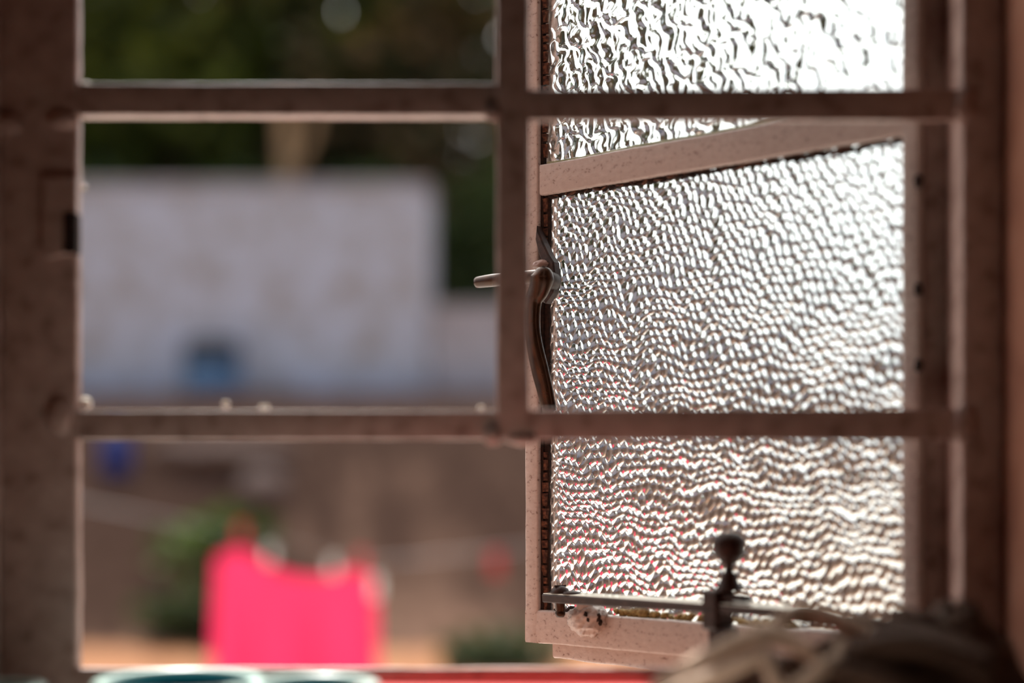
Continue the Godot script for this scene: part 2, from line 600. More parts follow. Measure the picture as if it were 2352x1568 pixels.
func build_room() -> void:
	structure("floor", box(Vector3(0, -0.1, 0.75), Vector3(3.6, 0.2, 3.6), 0.004), M.floor, "red oxide floor of the room")
	structure("ceiling", box(Vector3(0, 2.62, 0.75), Vector3(3.6, 0.2, 3.6), 0.004), M.limewash, "ceiling of the room")
	structure("wall_left", box(Vector3(-1.7, 1.26, 0.75), Vector3(0.2, 2.52, 3.6), 0.004), M.limewash, "left wall of the room")
	structure("wall_right", box(Vector3(1.7, 1.26, 0.75), Vector3(0.2, 2.52, 3.6), 0.004), M.limewash, "right wall of the room")
	structure("wall_back", box(Vector3(0, 1.26, 2.45), Vector3(3.2, 2.52, 0.2), 0.004), M.limewash, "back wall of the room")
	# front wall with the window opening: x -0.37..0.329, y 1.285..2.19
	var st := start()
	add_box(st, Vector3(-0.985, 1.26, -0.88), Vector3(1.23, 2.52, 0.2), 0.006)
	add_box(st, Vector3(0.9645, 1.26, -0.88), Vector3(1.271, 2.52, 0.2), 0.006)
	add_box(st, Vector3(-0.0205, 0.6375, -0.88), Vector3(0.699, 1.275, 0.2), 0.004)
	add_box(st, Vector3(-0.0205, 2.355, -0.88), Vector3(0.699, 0.33, 0.2), 0.004)
	st.generate_normals()
	structure("wall_front", st.commit(), M.plaster, "reddish plaster wall and reveal round the window")
	structure("trim_1", box(Vector3(-0.0205, 1.272, -0.79), Vector3(0.74, 0.026, 0.33), 0.006), M.sill, "pale painted window sill under the steel frame")


func build_window() -> void:
	var w := Node3D.new()
	w.name = "window_1"
	add_child(w, true)
	tag(w, "brown pink painted steel window frame with cross bars, close to the camera", "window frame", "", "structure")
	var X := Vector3.RIGHT
	var Y := Vector3.UP
	var Z := Vector3.BACK
	var z := FRAME_Z
	# jambs: face plate and, on the right, the web and the outer leaf
	part("jamb", beam(Vector3(-0.3165, 1.28, z - 0.006), Vector3(-0.3165, 2.18, z - 0.006), 0.0526, 0.012, X, Z, 0.003, 0.0010), M.frame_paint, w)
	part("jamb_edge", beam(Vector3(-0.356, 1.28, z - 0.002), Vector3(-0.356, 2.18, z - 0.002), 0.028, 0.016, X, Z, 0.004, 0.0012), M.frame_paint, w)
	part("jamb", beam(Vector3(0.3147, 1.28, z - 0.006), Vector3(0.3147, 2.18, z - 0.006), 0.028, 0.012, X, Z, 0.003, 0.0009), M.frame_paint, w)
	part("jamb_web", beam(Vector3(0.3030, 1.28, z - 0.024), Vector3(0.3030, 2.18, z - 0.024), 0.0045, 0.030, X, Z, 0.0015, 0.0005), M.frame_paint, w)
	part("jamb_leaf", beam(Vector3(0.2945, 1.28, z - 0.041), Vector3(0.2945, 2.18, z - 0.041), 0.021, 0.005, X, Z, 0.0015, 0.0005), M.frame_paint, w)
	# upright between the lights; it ends at the lower bar
	part("mullion", beam(Vector3(0.0004, EYE + 0.027, z - 0.004), Vector3(0.0004, 2.18, z - 0.004), 0.0218, 0.012, X, Z, 0.0022, 0.0008), M.frame_paint, w)
	# cross bars: deep section on the left, flat bar on the right
	part("bar", beam(Vector3(-0.290, EYE + 0.2535, z - 0.008), Vector3(-0.0100, EYE + 0.2535, z - 0.008), 0.0212, 0.014, Y, Z, 0.0006, 0.0004), M.frame_paint, w)
	part("bar", beam(Vector3(-0.290, EYE + 0.0355, z - 0.008), Vector3(-0.0100, EYE + 0.0355, z - 0.008), 0.0192, 0.014, Y, Z, 0.0006, 0.0004), M.frame_paint, w)
	part("bar", beam(Vector3(0.0110, EYE + 0.2495, z - 0.003), Vector3(0.3020, EYE + 0.2495, z - 0.003), 0.0205, 0.007, Y, Z, 0.0007, 0.0003), M.frame_paint, w)
	part("bar", beam(Vector3(0.0110, EYE + 0.0358, z - 0.003), Vector3(0.3020, EYE + 0.0358, z - 0.003), 0.0205, 0.007, Y, Z, 0.0007, 0.0003), M.frame_paint, w)
	# bottom and top members
	part("bottom_rail", beam(Vector3(-0.370, EYE - 0.1458, z - 0.003), Vector3(0.3290, EYE - 0.1458, z - 0.003), 0.038, 0.006, Y, Z, 0.0008, 0.0006), M.frame_paint, w)
	part("top_rail", beam(Vector3(-0.370, 2.17, z - 0.008), Vector3(0.3290, 2.17, z - 0.008), 0.040, 0.016, Y, Z, 0.003, 0.0008), M.frame_paint, w)
	# weld beads where bars meet the uprights
	for s in [[-0.300, 0.2385, 0.010, 0.006], [-0.302, 0.041, 0.009, 0.012], [-0.0125, 0.243, 0.006, 0.005], [-0.0125, 0.028, 0.007, 0.006], [0.006, 0.026, 0.010, 0.004], [0.302, 0.036, 0.008, 0.012], [0.302, 0.249, 0.007, 0.011], [-0.336, 0.236, 0.010, 0.007]]:
		var b := part("weld", blob(Vector3(s[2], s[3], 0.004), 0.35, 1.0, s[0] * 900.0, 12), M.frame_paint, w)
		b.position = Vector3(s[0], EYE + s[1], z + 0.0005)
	# striker plate with its slot on the left jamb
	part("striker_plate", extrude([Vector2(-0.309, EYE + 0.146), Vector2(-0.2895, EYE + 0.150), Vector2(-0.2895, EYE + 0.200), Vector2(-0.312, EYE + 0.201), Vector2(-0.3135, EYE + 0.150)], z - 0.002, z + 0.0045, 0.0012), M.frame_paint, w)
	part("striker_slot", box(Vector3(-0.2935, EYE + 0.163, z + 0.001), Vector3(0.009, 0.027, 0.010), 0.001), M.dirt, w)
	# pale beads that stand in for sun glints on the edges
	for s in [[-0.2885, 0.0505, 0.0042], [-0.1935, 0.0497, 0.0026], [-0.1690, 0.0475, 0.0020], [-0.1655, 0.0475, 0.0017], [-0.0210, 0.0470, 0.0020], [-0.2895, 0.197, 0.0020], [-0.2875, 0.2655, 0.0028]]:
		var d := part("glint_bead", blob(Vector3.ONE * s[2], 0.15, 1.0, s[0] * 500.0, 8), M.glint, w)
		d.position = Vector3(s[0], EYE + s[1], z - 0.012)


# local sash coordinates: x from the free edge, y from eye height, z towards the room
func build_sash() -> void:
	var s := thing("casement_sash", "open casement sash in pink flaking paint with two panes of textured glass", "window sash", SASH_AT, SASH_TURN)
	var X := Vector3.RIGHT
	var Y := Vector3.UP
	var Z := Vector3.BACK
	var low := -0.138
	var high := 0.640
	part("stile", beam(Vector3(0.0072, low, -0.004), Vector3(0.0072, high, -0.004), 0.0144, 0.008, X, Z, 0.0018, 0.0005), M.paint, s)
	part("stile_flange", beam(Vector3(0.0140, low + 0.02, -0.0155), Vector3(0.0140, high - 0.02, -0.0155), 0.012, 0.005, X, Z, 0.0012, 0.0004), M.paint, s)
	part("hinge_stile", beam(Vector3(0.3415, low, -0.005), Vector3(0.3415, high, -0.005), 0.0135, 0.010, X, Z, 0.002, 0.0006), M.paint, s)
	part("bottom_rail", beam(Vector3(0.0005, -0.1242, -0.004), Vector3(0.346, -0.1242, -0.004), 0.0272, 0.008, Y, Z, 0.002, 0.0007), M.paint, s)
	# lower leaf of the steel section, hanging below the rail with lumpy paint
	var st := start()
	add_beam(st, Vector3(0.0245, -0.1395, -0.014), Vector3(0.338, -0.1420, -0.014), rounded(0.0225, 0.014, 0.003), Y, Z, 0.0016)
	st.generate_normals()
	part("drip_leaf", st.commit(), M.paint, s)
	# middle rail, a little wider at the hinge
	st = start()
	st.set_smooth_group(0)
	add_beam(st, Vector3(0.0160, 0.2496, -0.005), Vector3(0.336, 0.2512, -0.005), rounded(0.0255, 0.010, 0.002), (Y).normalized(), Z, 0.0006)
	st.generate_normals()
	part("middle_rail", st.commit(), M.paint, s)
	part("top_rail", beam(Vector3(0.0005, 0.627, -0.005), Vector3(0.346, 0.627, -0.005), 0.027, 0.010, Y, Z, 0.002, 0.0007), M.paint, s)

	# panes: lower with fish-scale dimples, upper with long ripples
	var scale_noise := FastNoiseLite.new()
	scale_noise.seed = 12
	scale_noise.noise_type = FastNoiseLite.TYPE_CELLULAR
	scale_noise.cellular_distance_function = FastNoiseLite.DISTANCE_EUCLIDEAN_SQUARED
	scale_noise.cellular_return_type = FastNoiseLite.RETURN_DISTANCE
	scale_noise.cellular_jitter = 0.62
	scale_noise.frequency = 1.0
	scale_noise.fractal_type = FastNoiseLite.FRACTAL_NONE
	var drift := noise(4, 1.0, 2)
	var spots := PackedVector2Array()
	spots.resize(64 * 128)
	for i in spots.size():
		spots[i] = Vector2(rng.randf_range(-0.16, 0.16), rng.randf_range(-0.24, 0.24))
	var dimples := func(x: float, y: float) -> float:
		var wave := drift.get_noise_2d(x * 22.0, y * 13.0)
		var px := x / 0.0072 + 0.30 * wave
		var py := y / 0.0073 + 1.1 * wave
		var best := 9.0
		var row := int(round(py))
		for r in [row - 1, row, row + 1]:
			var shift := 0.5 if r % 2 else 0.0
			var c := int(floor(px - shift))
			for k in [c, c + 1]:
				var o := spots[((r + 1024) % 128) * 64 + (k + 512) % 64]
				var dx: float = px - shift - k - o.x
				var dy: float = (py - r - o.y) * 0.66
				best = minf(best, 0.75 * dx * dx + dy * dy)
		return 0.0070 * minf(best, 0.6)
	part("pane", relief_pane(0.0145, 0.338, -0.1135, 0.2390, -0.0115, 0.0030, 0.00062, dimples), M.glass, s)
	var long_noise: FastNoiseLite = scale_noise.duplicate()
	long_noise.seed = 31
	long_noise.cellular_jitter = 1.0
	var ripples := func(x: float, y: float) -> float:
		var wx := 0.8 * drift.get_noise_2d(x * 40.0, y * 40.0)
		var wy := 1.0 * drift.get_noise_2d(x * 40.0 + 50.0, y * 40.0)
		var d := long_noise.get_noise_2d(x / 0.0082 + wx, y / 0.0150 + wy + 0.3 * x / 0.0082) + 1.0
		var e := long_noise.get_noise_2d(x / 0.0034 + 2.0 * wx + 30.0, y / 0.0100 + wy) + 1.0
		return 0.0042 * minf(d, 1.0) + 0.0008 * minf(e, 1.0)
	part("pane", relief_pane(0.0145, 0.338, 0.2625, 0.6160, -0.0115, 0.0030, 0.00085, ripples), M.glass, s)

	# putty along the free edge: a dark bed, then cracked pieces that have come apart
	part("putty_bed", beam(Vector3(0.0150, -0.112, -0.0062), Vector3(0.0150, 0.238, -0.0062), 0.004, 0.005, X, Z, 0.001, 0.0010), M.dirt, s)
	part("putty_bed", beam(Vector3(0.0150, 0.2622, -0.0062), Vector3(0.0150, 0.615, -0.0062), 0.004, 0.005, X, Z, 0.001, 0.0010), M.dirt, s)
	var putty := part("putty", beam(Vector3(0.0178, -0.1125, -0.0074), Vector3(0.0178, 0.238, -0.0074), 0.0078, 0.0036, X, Z, 0.001, 0.0010), M.dirt, s)
	var y := -0.111
	while y < 0.42:
		var len := rng.randf_range(0.005, 0.013)
		if (y < 0.02 or (y > 0.18 and y < 0.236) or y > 0.264) and not (y < 0.236 and y + len > 0.237):
			var t := Basis(Vector3.FORWARD, rng.randf_range(-0.06, 0.06)) * Basis(Vector3.UP, rng.randf_range(-0.2, 0.2))
			var half := beam(Vector3(0, -len / 2 + 0.0004, 0), Vector3(0, len / 2 - 0.0004, 0), rng.randf_range(0.0052, 0.0068), 0.0040, X, Z, 0.0012, 0.0012)
			var c := part("putty_piece", half, M.putty, putty)
			c.transform = Transform3D(t, Vector3(0.0176 + rng.randf_range(-0.0006, 0.0006), y + len / 2, -0.0060))
		y += len + rng.randf_range(0.0004, 0.0014)

	# broken dark putty under the middle rail, residue over it and over the bottom rail
	crumbs(s, "putty_crumb", 120, 0.022, 0.334, 0.2362, 0.0012, M.dirt, -0.0075, 0.0040, 0.0013)
	crumbs(s, "loose_putty", 34, 0.024, 0.334, 0.2366, 0.0012, M.putty, -0.0066, 0.0048, 0.0012)
	crumbs(s, "ochre_residue", 34, 0.088, 0.250, -0.1085, 0.0016, M.ochre, -0.0070, 0.0046, 0.0030)
	crumbs(s, "putty_crumb", 6, 0.030, 0.046, -0.1092, 0.0010, M.dirt, -0.0050, 0.0036, 0.0020)
	part("glazing_bead", beam(Vector3(0.020, 0.2630, -0.0065), Vector3(0.334, 0.2660, -0.0065), 0.0034, 0.003, Y, Z, 0.001, 0.0011), M.bead, s)

	# overpainted stay bracket
	var lump := part("stay_bracket", blob(Vector3(0.0185, 0.0135, 0.013), 0.24, 1.3, 40.0, 26), M.paint, s)
	lump.position = Vector3(0.0660, -0.1150, -0.001)
	var neck := part("bracket_neck", tube(smooth_path([Vector3(0.0, -0.006, 0.0), Vector3(0.0005, 0.004, 0.0), Vector3(0.0, 0.012, 0.0)], 4), [0.0125, 0.009, 0.0075], [0.009, 0.007, 0.006], 16, Vector3.FORWARD, 0.001), M.paint, lump)
	neck.position = Vector3(-0.001, 0.003, 0.003)
	for e in [[0.0050, 0.0045, 0.0114, 0.0026], [0.0075, 0.0012, 0.0112, 0.0018], [0.0148, 0.0030, 0.0078, 0.0030], [0.0162, -0.0012, 0.0062, 0.0022]]:
		var chip := part("paint_chip", blob(Vector3(e[3] * 0.8, e[3], 0.0008), 0.7, 1.6, e[0] * 3000.0, 8), M.dirt, lump)
		chip.position = Vector3(e[0], e[1], e[2])
	for e in [0.205, 0.130, 0.078]:
		var nick := part("edge_nick", blob(Vector3(0.0028, 0.0045, 0.003), 0.4, 1.4, e * 800.0, 8), M.dirt, s)
		nick.position = Vector3(0.3475, e, 0.0)

	# handle: back plate, boss, hanging lever and the nose that points left
	var plate := [Vector2(0.0155, 0.2108), Vector2(0.0225, 0.1960), Vector2(0.0285, 0.1855), Vector2(0.0336, 0.1787), Vector2(0.0359, 0.1628), Vector2(0.0327, 0.1534), Vector2(0.0248, 0.1451), Vector2(0.0206, 0.1473), Vector2(0.0229, 0.1653), Vector2(0.0210, 0.1798), Vector2(0.0173, 0.1888), Vector2(0.0141, 0.1996)]
	part("handle_plate", extrude(plate, -0.004, 0.0042, 0.0012), M.plate, s)
	var handle := part("handle", tube(smooth_path([Vector3(0.0345, 0.1710, 0.019), Vector3(0.0345, 0.1640, 0.020), Vector3(0.0310, 0.1550, 0.020), Vector3(0.0253, 0.1452, 0.020), Vector3(0.0241, 0.1274, 0.020), Vector3(0.0264, 0.1096, 0.020), Vector3(0.0319, 0.0890, 0.020), Vector3(0.0383, 0.0705, 0.021), Vector3(0.0429, 0.0545, 0.021)], 8), [0.0060, 0.0105, 0.0098, 0.0080, 0.0072, 0.0076, 0.0084, 0.0078, 0.0066], [0.0050, 0.0085, 0.0065, 0.0045, 0.0040, 0.0040, 0.0040, 0.0038, 0.0034], 20, Vector3.BACK, 0.0002), M.bronze, s)
	part("handle_spindle", tube([Vector3(0.0300, 0.163, 0.0), Vector3(0.0320, 0.164, 0.016)], [0.0078], [], 18, Vector3.UP), M.plate, handle)
	var collar := part("handle_collar", blob(Vector3(0.0085, 0.0042, 0.006), 0.2, 1.2, 77.0, 14), M.frame_paint, handle)
	collar.position = Vector3(0.0205, 0.1775, 0.003)
	part("handle_nose", tube(smooth_path([Vector3(0.0310, 0.1655, 0.017), Vector3(0.010, 0.1665, 0.016), Vector3(-0.022, 0.1672, 0.015), Vector3(-0.0405, 0.1672, 0.014)], 5), [0.0062, 0.0056, 0.0054, 0.0046], [0.0062, 0.0056, 0.0054, 0.0046], 16, Vector3.UP, 0.0003), M.bronze, handle)


func crumbs(parent: Node3D, called: String, count: int, x0: float, x1: float, y: float, spread: float, m: Material, z: float, w: float, h: float) -> void:
	var st := start()
	for i in count:
		var x := lerpf(x0, x1, (i + rng.randf()) / count)
		var s := rng.randf_range(0.55, 1.35)
		var b := blob(Vector3(w * s, h * s * rng.randf_range(0.6, 1.4), 0.0024), 0.45, 1.5, i * 17.0 + x0 * 100.0, 7)
		st.append_from(b, 0, Transform3D(Basis(Vector3.BACK, rng.randf_range(-0.5, 0.5)), Vector3(x, y + rng.randf_range(-spread, spread), z + rng.randf_range(-0.0006, 0.0006))))
	var o := part(called, st.commit(), m, parent)
	o.set_meta("kind", "stuff")


func build_stay() -> void:
	# a flat bar from the sash bracket through a sliding block on the frame
	var a := Vector3(0.0300, EYE - 0.0975, -1.1700)
	var b := Vector3(0.1985, EYE - 0.0905, -0.9550)
	var along := (b - a).normalized()
	var turn := rad_to_deg(atan2(-along.z, along.x))
	var o := thing("window_stay", "dark metal stay bar with screw heads and round topped thumbscrew block under the glass", "window stay", a, turn)
	var len := a.distance_to(b)
	var tilt := Basis(Vector3.BACK, asin(along.y))
	part("stay_bar", box(tilt * Vector3(len / 2, 0, 0), Vector3(len, 0.0070, 0.0150), 0.0010, tilt * Basis(Vector3.RIGHT, 0.10)), M.iron, o)
	var worn := part("sheen_strip", box(tilt * Basis(Vector3.RIGHT, 0.10) * Vector3(len / 2, 0.0036, -0.0004), Vector3(len - 0.002, 0.0006, 0.0130), 0.0002, tilt * Basis(Vector3.RIGHT, 0.10)), M.steel, o)  # bright strip stands in for light reflected on the bar top
	worn.set_meta("label", "bright strip for the light reflected on top of the bar")
	var head := part("screw_head", lathe([Vector2(0, 0.0), Vector2(0.0078, 0.0), Vector2(0.0076, 0.0012), Vector2(0.0060, 0.0038), Vector2(0.0034, 0.0054), Vector2(0, 0.0060)]), M.iron, o)
	head.position = Vector3(0.0150, 0.0042, 0)
	part("screw_slot", box(Vector3(0.0, 0.0056, 0.0), Vector3(0.0014, 0.0016, 0.012), 0.0003), M.dirt, head)
	var washer := part("rivet", lathe([Vector2(0, 0.0), Vector2(0.0080, 0.0), Vector2(0.0068, 0.0016), Vector2(0.0030, 0.0026), Vector2(0, 0.0028)]), M.iron, o)
	washer.position = Vector3(0.0300, 0.0042, 0)
	var stem := part("screw_shank", lathe([Vector2(0, -0.0125), Vector2(0.0030, -0.0125), Vector2(0.0042, -0.0105), Vector2(0.0042, -0.0085), Vector2(0.0034, -0.0075), Vector2(0.0042, -0.0065), Vector2(0.0042, 0.0)], 20), M.bronze, o)
	stem.position = Vector3(0.0150, -0.0030, 0)
	# block: the housing the bar slides through, its foot, its clamp tongue and the thumbscrew
	var d := 0.1905
	var y := 0.0050
	part("block", box(Vector3(d, y - 0.0015, 0.0), Vector3(0.0150, 0.0285, 0.0190), 0.0015), M.iron, o)
	part("block_foot", box(Vector3(d + 0.006, y - 0.026, 0.0), Vector3(0.0200, 0.0260, 0.0130), 0.0015), M.iron, o)
	part("clamp_tongue", box(Vector3(d + 0.0170, y + 0.0080, 0.0), Vector3(0.0240, 0.0050, 0.0100), 0.0012), M.iron, o)
	var knob := part("thumbscrew", lathe([Vector2(0.0, 0.0), Vector2(0.0104, 0.0), Vector2(0.0098, 0.0015), Vector2(0.0072, 0.0060), Vector2(0.0060, 0.0100), Vector2(0.0060, 0.0128), Vector2(0.0034, 0.0134), Vector2(0.0032, 0.0190), Vector2(0.0062, 0.0196), Vector2(0.0066, 0.0212), Vector2(0.0096, 0.0232), Vector2(0.0114, 0.0268), Vector2(0.0119, 0.0315), Vector2(0.0118, 0.0350), Vector2(0.0104, 0.0384), Vector2(0.0072, 0.0410), Vector2(0.0036, 0.0420), Vector2(0.0, 0.0422)], 32), M.iron, o)
	knob.position = Vector3(d + 0.0110, y + 0.0125, 0.0)


func build_sill_things() -> void:
	var top := 1.285
	# shallow red tray
	var t := thing("red_tray", "shallow red tray lying on the sill in sunlight beside the bundle", "tray", Vector3(0.003, top, -0.882))
	var st := start()
	add_box(st, Vector3(0, 0.0157, 0), Vector3(0.202, 0.0314, 0.096), 0.001)
	st.generate_normals()
	part("tray_base", st.commit(), M.tray, t)
	for e in [[Vector3(0, 0.0331, -0.0465), Vector3(0.202, 0.004, 0.003)], [Vector3(0, 0.0331, 0.0465), Vector3(0.202, 0.004, 0.003)], [Vector3(-0.0995, 0.0331, 0), Vector3(0.003, 0.004, 0.09)], [Vector3(0.0995, 0.0331, 0), Vector3(0.003, 0.004, 0.09)]]:
		part("tray_lip", box(e[0], e[1], 0.001), M.tray, t)
	# enamel bowls
	var names := ["teal bowl with sunlit pale rim on the sill, below the left of pink cloth", "teal bowl with a dull pale rim on the sill, nearest the red tray", "dark blue bowl with a pale rim at the left end of the sill"]
	var spots := [[-0.207, -0.886, 0.052, 0.0395], [-0.122, -0.878, 0.040, 0.0385], [-0.318, -0.880, 0.028, 0.0370]]
	for i in 3:
		var s: Array = spots[i]
		var b := thing("bowl", names[i], "bowl", Vector3(s[0], top, s[1]), 0.0, "bowls on the window sill")
		var r: float = s[2]
		var h: float = s[3]
		part("bowl_body", lathe([Vector2(0, 0), Vector2(r * 0.5, 0), Vector2(r * 0.8, h * 0.35), Vector2(r - 0.002, h - 0.003), Vector2(r - 0.005, h - 0.003), Vector2(r * 0.74, h * 0.4), Vector2(r * 0.45, 0.004), Vector2(0, 0.004)], 40), M.dark_blue if i == 2 else M.teal, b)
		var ring := []
		for k in 13:
			var a := TAU * k / 12
			ring.append(Vector2(r - 0.0035 + 0.0042 * sin(a), h - 0.002 - 0.0030 * cos(a)))
		part("bowl_rim", lathe(ring, 48), M.rim, b)
	# dark bundle with strands
	var o := thing("bundle", "dark clump with twisted tan strands heaped on the sill before the lower sash corner", "bundle", Vector3(0.205, top, -0.855))
	var core := part("core", blob(Vector3(0.105, 0.068, 0.044), 0.26, 1.0, 12.0, 34), M.core, o)
	core.position = Vector3(0.010, 0.0, 0)
	var core2 := part("core", blob(Vector3(0.062, 0.084, 0.036), 0.22, 1.0, 92.0, 26), M.core, o)
	core2.position = Vector3(0.056, 0.0, -0.012)
	# x, height over the sill, out from the middle towards the camera
	var strands := [
		[[[-0.1202, 0.0420, 0.020], [-0.1045, 0.0514, 0.020], [-0.0888, 0.0598, 0.020], [-0.0679, 0.0687, 0.020], [-0.0496, 0.0724, 0.022], [-0.0352, 0.0656, 0.030], [-0.0273, 0.0572, 0.034]], 0.0064, 0],
		[[[-0.0587, 0.0656, 0.030], [-0.0569, 0.0546, 0.040], [-0.0509, 0.0441, 0.046], [-0.0404, 0.0480, 0.046], [-0.0286, 0.0567, 0.044], [-0.0181, 0.0624, 0.040], [-0.0142, 0.0716, 0.034]], 0.0052, 0],
		[[[-0.0639, 0.0755, 0.005], [-0.0469, 0.0729, 0.015], [-0.0338, 0.0629, 0.028], [-0.0265, 0.0567, 0.034]], 0.0050, 0],
		[[[-0.0286, 0.0572, 0.042], [0.0002, 0.0514, 0.050], [0.0290, 0.0425, 0.055]], 0.0056, 1],
		[[[-0.0496, 0.0755, 0.000], [-0.0299, 0.0844, -0.005], [-0.0155, 0.0823, 0.000], [0.0015, 0.0755, 0.010], [0.0133, 0.0713, 0.016]], 0.0052, 0],
		[[[-0.0195, 0.0593, 0.038], [-0.0024, 0.0666, 0.038], [0.0237, 0.0697, 0.042], [0.0499, 0.0624, 0.046], [0.0656, 0.0506, 0.050]], 0.0070, 1],
		[[[-0.1228, 0.0362, 0.030], [-0.0993, 0.0451, 0.030], [-0.0783, 0.0546, 0.034], [-0.0600, 0.0624, 0.036]], 0.0050, 0],
		[[[0.0080, 0.0739, 0.020], [0.0368, 0.0682, 0.030], [0.0682, 0.0585, 0.042]], 0.0080, 1],
		[[[-0.0286, 0.0786, -0.020], [0.0002, 0.0776, -0.012], [0.0263, 0.0745, 0.000], [0.0525, 0.0697, 0.014], [0.0734, 0.0598, 0.028]], 0.0062, 1],
	]
	for s in strands:
		var pts := []
		for p in s[0]: pts.append(Vector3(p[0], p[1], p[2]))
		part("strand", tube(smooth_path(pts, 8), [s[1] * 0.7, s[1], s[1] * 1.1, s[1] * 0.9, s[1] * 0.6], [], 12, Vector3.UP, 0.0014), M.strand if s[2] == 0 else M.brown_strand, o)


func build_walls_outside() -> void:
	var z := -17.0
	var st := start()
	add_box(st, Vector3(-6.5, 3.6, z - 0.6), Vector3(11.0, 2.64, 1.2), 0.05)
	st.generate_normals()
	var house := part("outbuilding", st.commit(), M.whitewash)
	tag(house, "long whitewashed building with stained plaster at the top of the bank", "building")
	part("roof_edge", box(Vector3(-6.5, 4.95, z - 0.62), Vector3(11.06, 0.07, 1.3), 0.02), M.low_wall, house)
	var low := part("yard_wall", box(Vector3(4.0, 2.88, z - 0.25), Vector3(9.96, 1.22, 0.3), 0.03), M.low_wall)
	tag(low, "low plastered wall running right from the corner of the white building", "wall")
	part("coping", box(Vector3(4.0, 3.51, z - 0.25), Vector3(9.96, 0.06, 0.36), 0.02), M.low_wall, low)
	# blue drum with a dark grey upper part
	var drum := thing("drum", "blue drum with a dark top standing at the foot of the white building", "drum", Vector3(-3.50, 2.36, z + 0.42))
	part("drum_body", lathe([Vector2(0, 0), Vector2(0.30, 0), Vector2(0.32, 0.03), Vector2(0.32, 0.20), Vector2(0.335, 0.23), Vector2(0.32, 0.26), Vector2(0.32, 0.42), Vector2(0.0, 0.42)], 32), M.blue, drum)
	part("drum_top", lathe([Vector2(0, 0.42), Vector2(0.335, 0.42), Vector2(0.335, 0.62), Vector2(0.28, 0.68), Vector2(0, 0.68)], 32), M.black, drum)


func leaf_mesh() -> ArrayMesh:
	var st := start()
	st.set_smooth_group(-1)
	var pts := [Vector3(0, 0, 0), Vector3(0.5, 0.06, 0.34), Vector3(1.0, 0, 0), Vector3(0.5, 0.06, -0.34)]
	tri(st, pts[0], pts[1], pts[2], Vector3.UP)
	tri(st, pts[0], pts[2], pts[3], Vector3.UP)
	st.generate_normals()
	return st.commit()


func crown(parent: Node3D, centres: Array, count: int, size: float, tints: Array) -> void:
	var mm := MultiMesh.new()
	mm.transform_format = MultiMesh.TRANSFORM_3D
	mm.use_colors = true
	mm.mesh = M.leaf_mesh
	mm.instance_count = count
	for i in count:
		var c: Array = centres[rng.randi() % centres.size()]
		var d := Vector3(rng.randfn(), rng.randfn(), rng.randfn()).normalized() * pow(rng.randf(), 0.45)
		var at: Vector3 = c[0] + d * (c[1] as Vector3)
		var b := Basis(Vector3(rng.randfn(), rng.randfn(), rng.randfn()).normalized(), rng.randf() * TAU).scaled(Vector3.ONE * size * rng.randf_range(0.6, 1.4))
		mm.set_instance_transform(i, Transform3D(b, at))
		var col: Color = tints[rng.randi() % tints.size()]
		mm.set_instance_color(i, col * rng.randf_range(0.75, 1.25))
	var o := MultiMeshInstance3D.new()
	o.name = "crown"
	o.multimesh = mm
	o.material_override = M.leaf
	o.set_meta("kind", "stuff")
	parent.add_child(o, true)


func tree(at: Vector3, tall: float, spread: float, leaves: int, tints: Array, label: String) -> void:
	var t := thing("tree", label, "tree", at, 0.0, "trees behind the white building")
	var lean := Vector3(rng.randf_range(-0.4, 0.4), 0, rng.randf_range(-0.3, 0.3))
	part("trunk", tube(smooth_path([Vector3(0, -0.2, 0), lean * 0.4 + Vector3(0, tall * 0.3, 0), lean + Vector3(0, tall * 0.7, 0), lean * 1.2 + Vector3(0, tall * 0.95, 0)], 4), [0.24, 0.19, 0.12, 0.04], [], 10), M.bark, t)
	var centres := []
	for i in 9:
		var a := i * 2.4 + rng.randf() * 0.5
		var h := lerpf(0.30, 0.95, i / 8.0)
		var r := spread * (1.0 - 0.55 * absf(h - 0.5) * 2.0) * rng.randf_range(0.4, 0.8)
		var c := Vector3(cos(a) * r, tall * h, sin(a) * r) + lean * h
		centres.append([c, Vector3.ONE * spread * rng.randf_range(0.42, 0.6)])
		part("branch", tube(smooth_path([lean * h + Vector3(0, tall * h * 0.75, 0), c * 0.5 + lean * h * 0.5 + Vector3(0, tall * h * 0.42, 0), c], 3), [0.09, 0.06, 0.025], [], 7), M.bark, t)
	crown(t, centres, leaves, 0.36, tints)


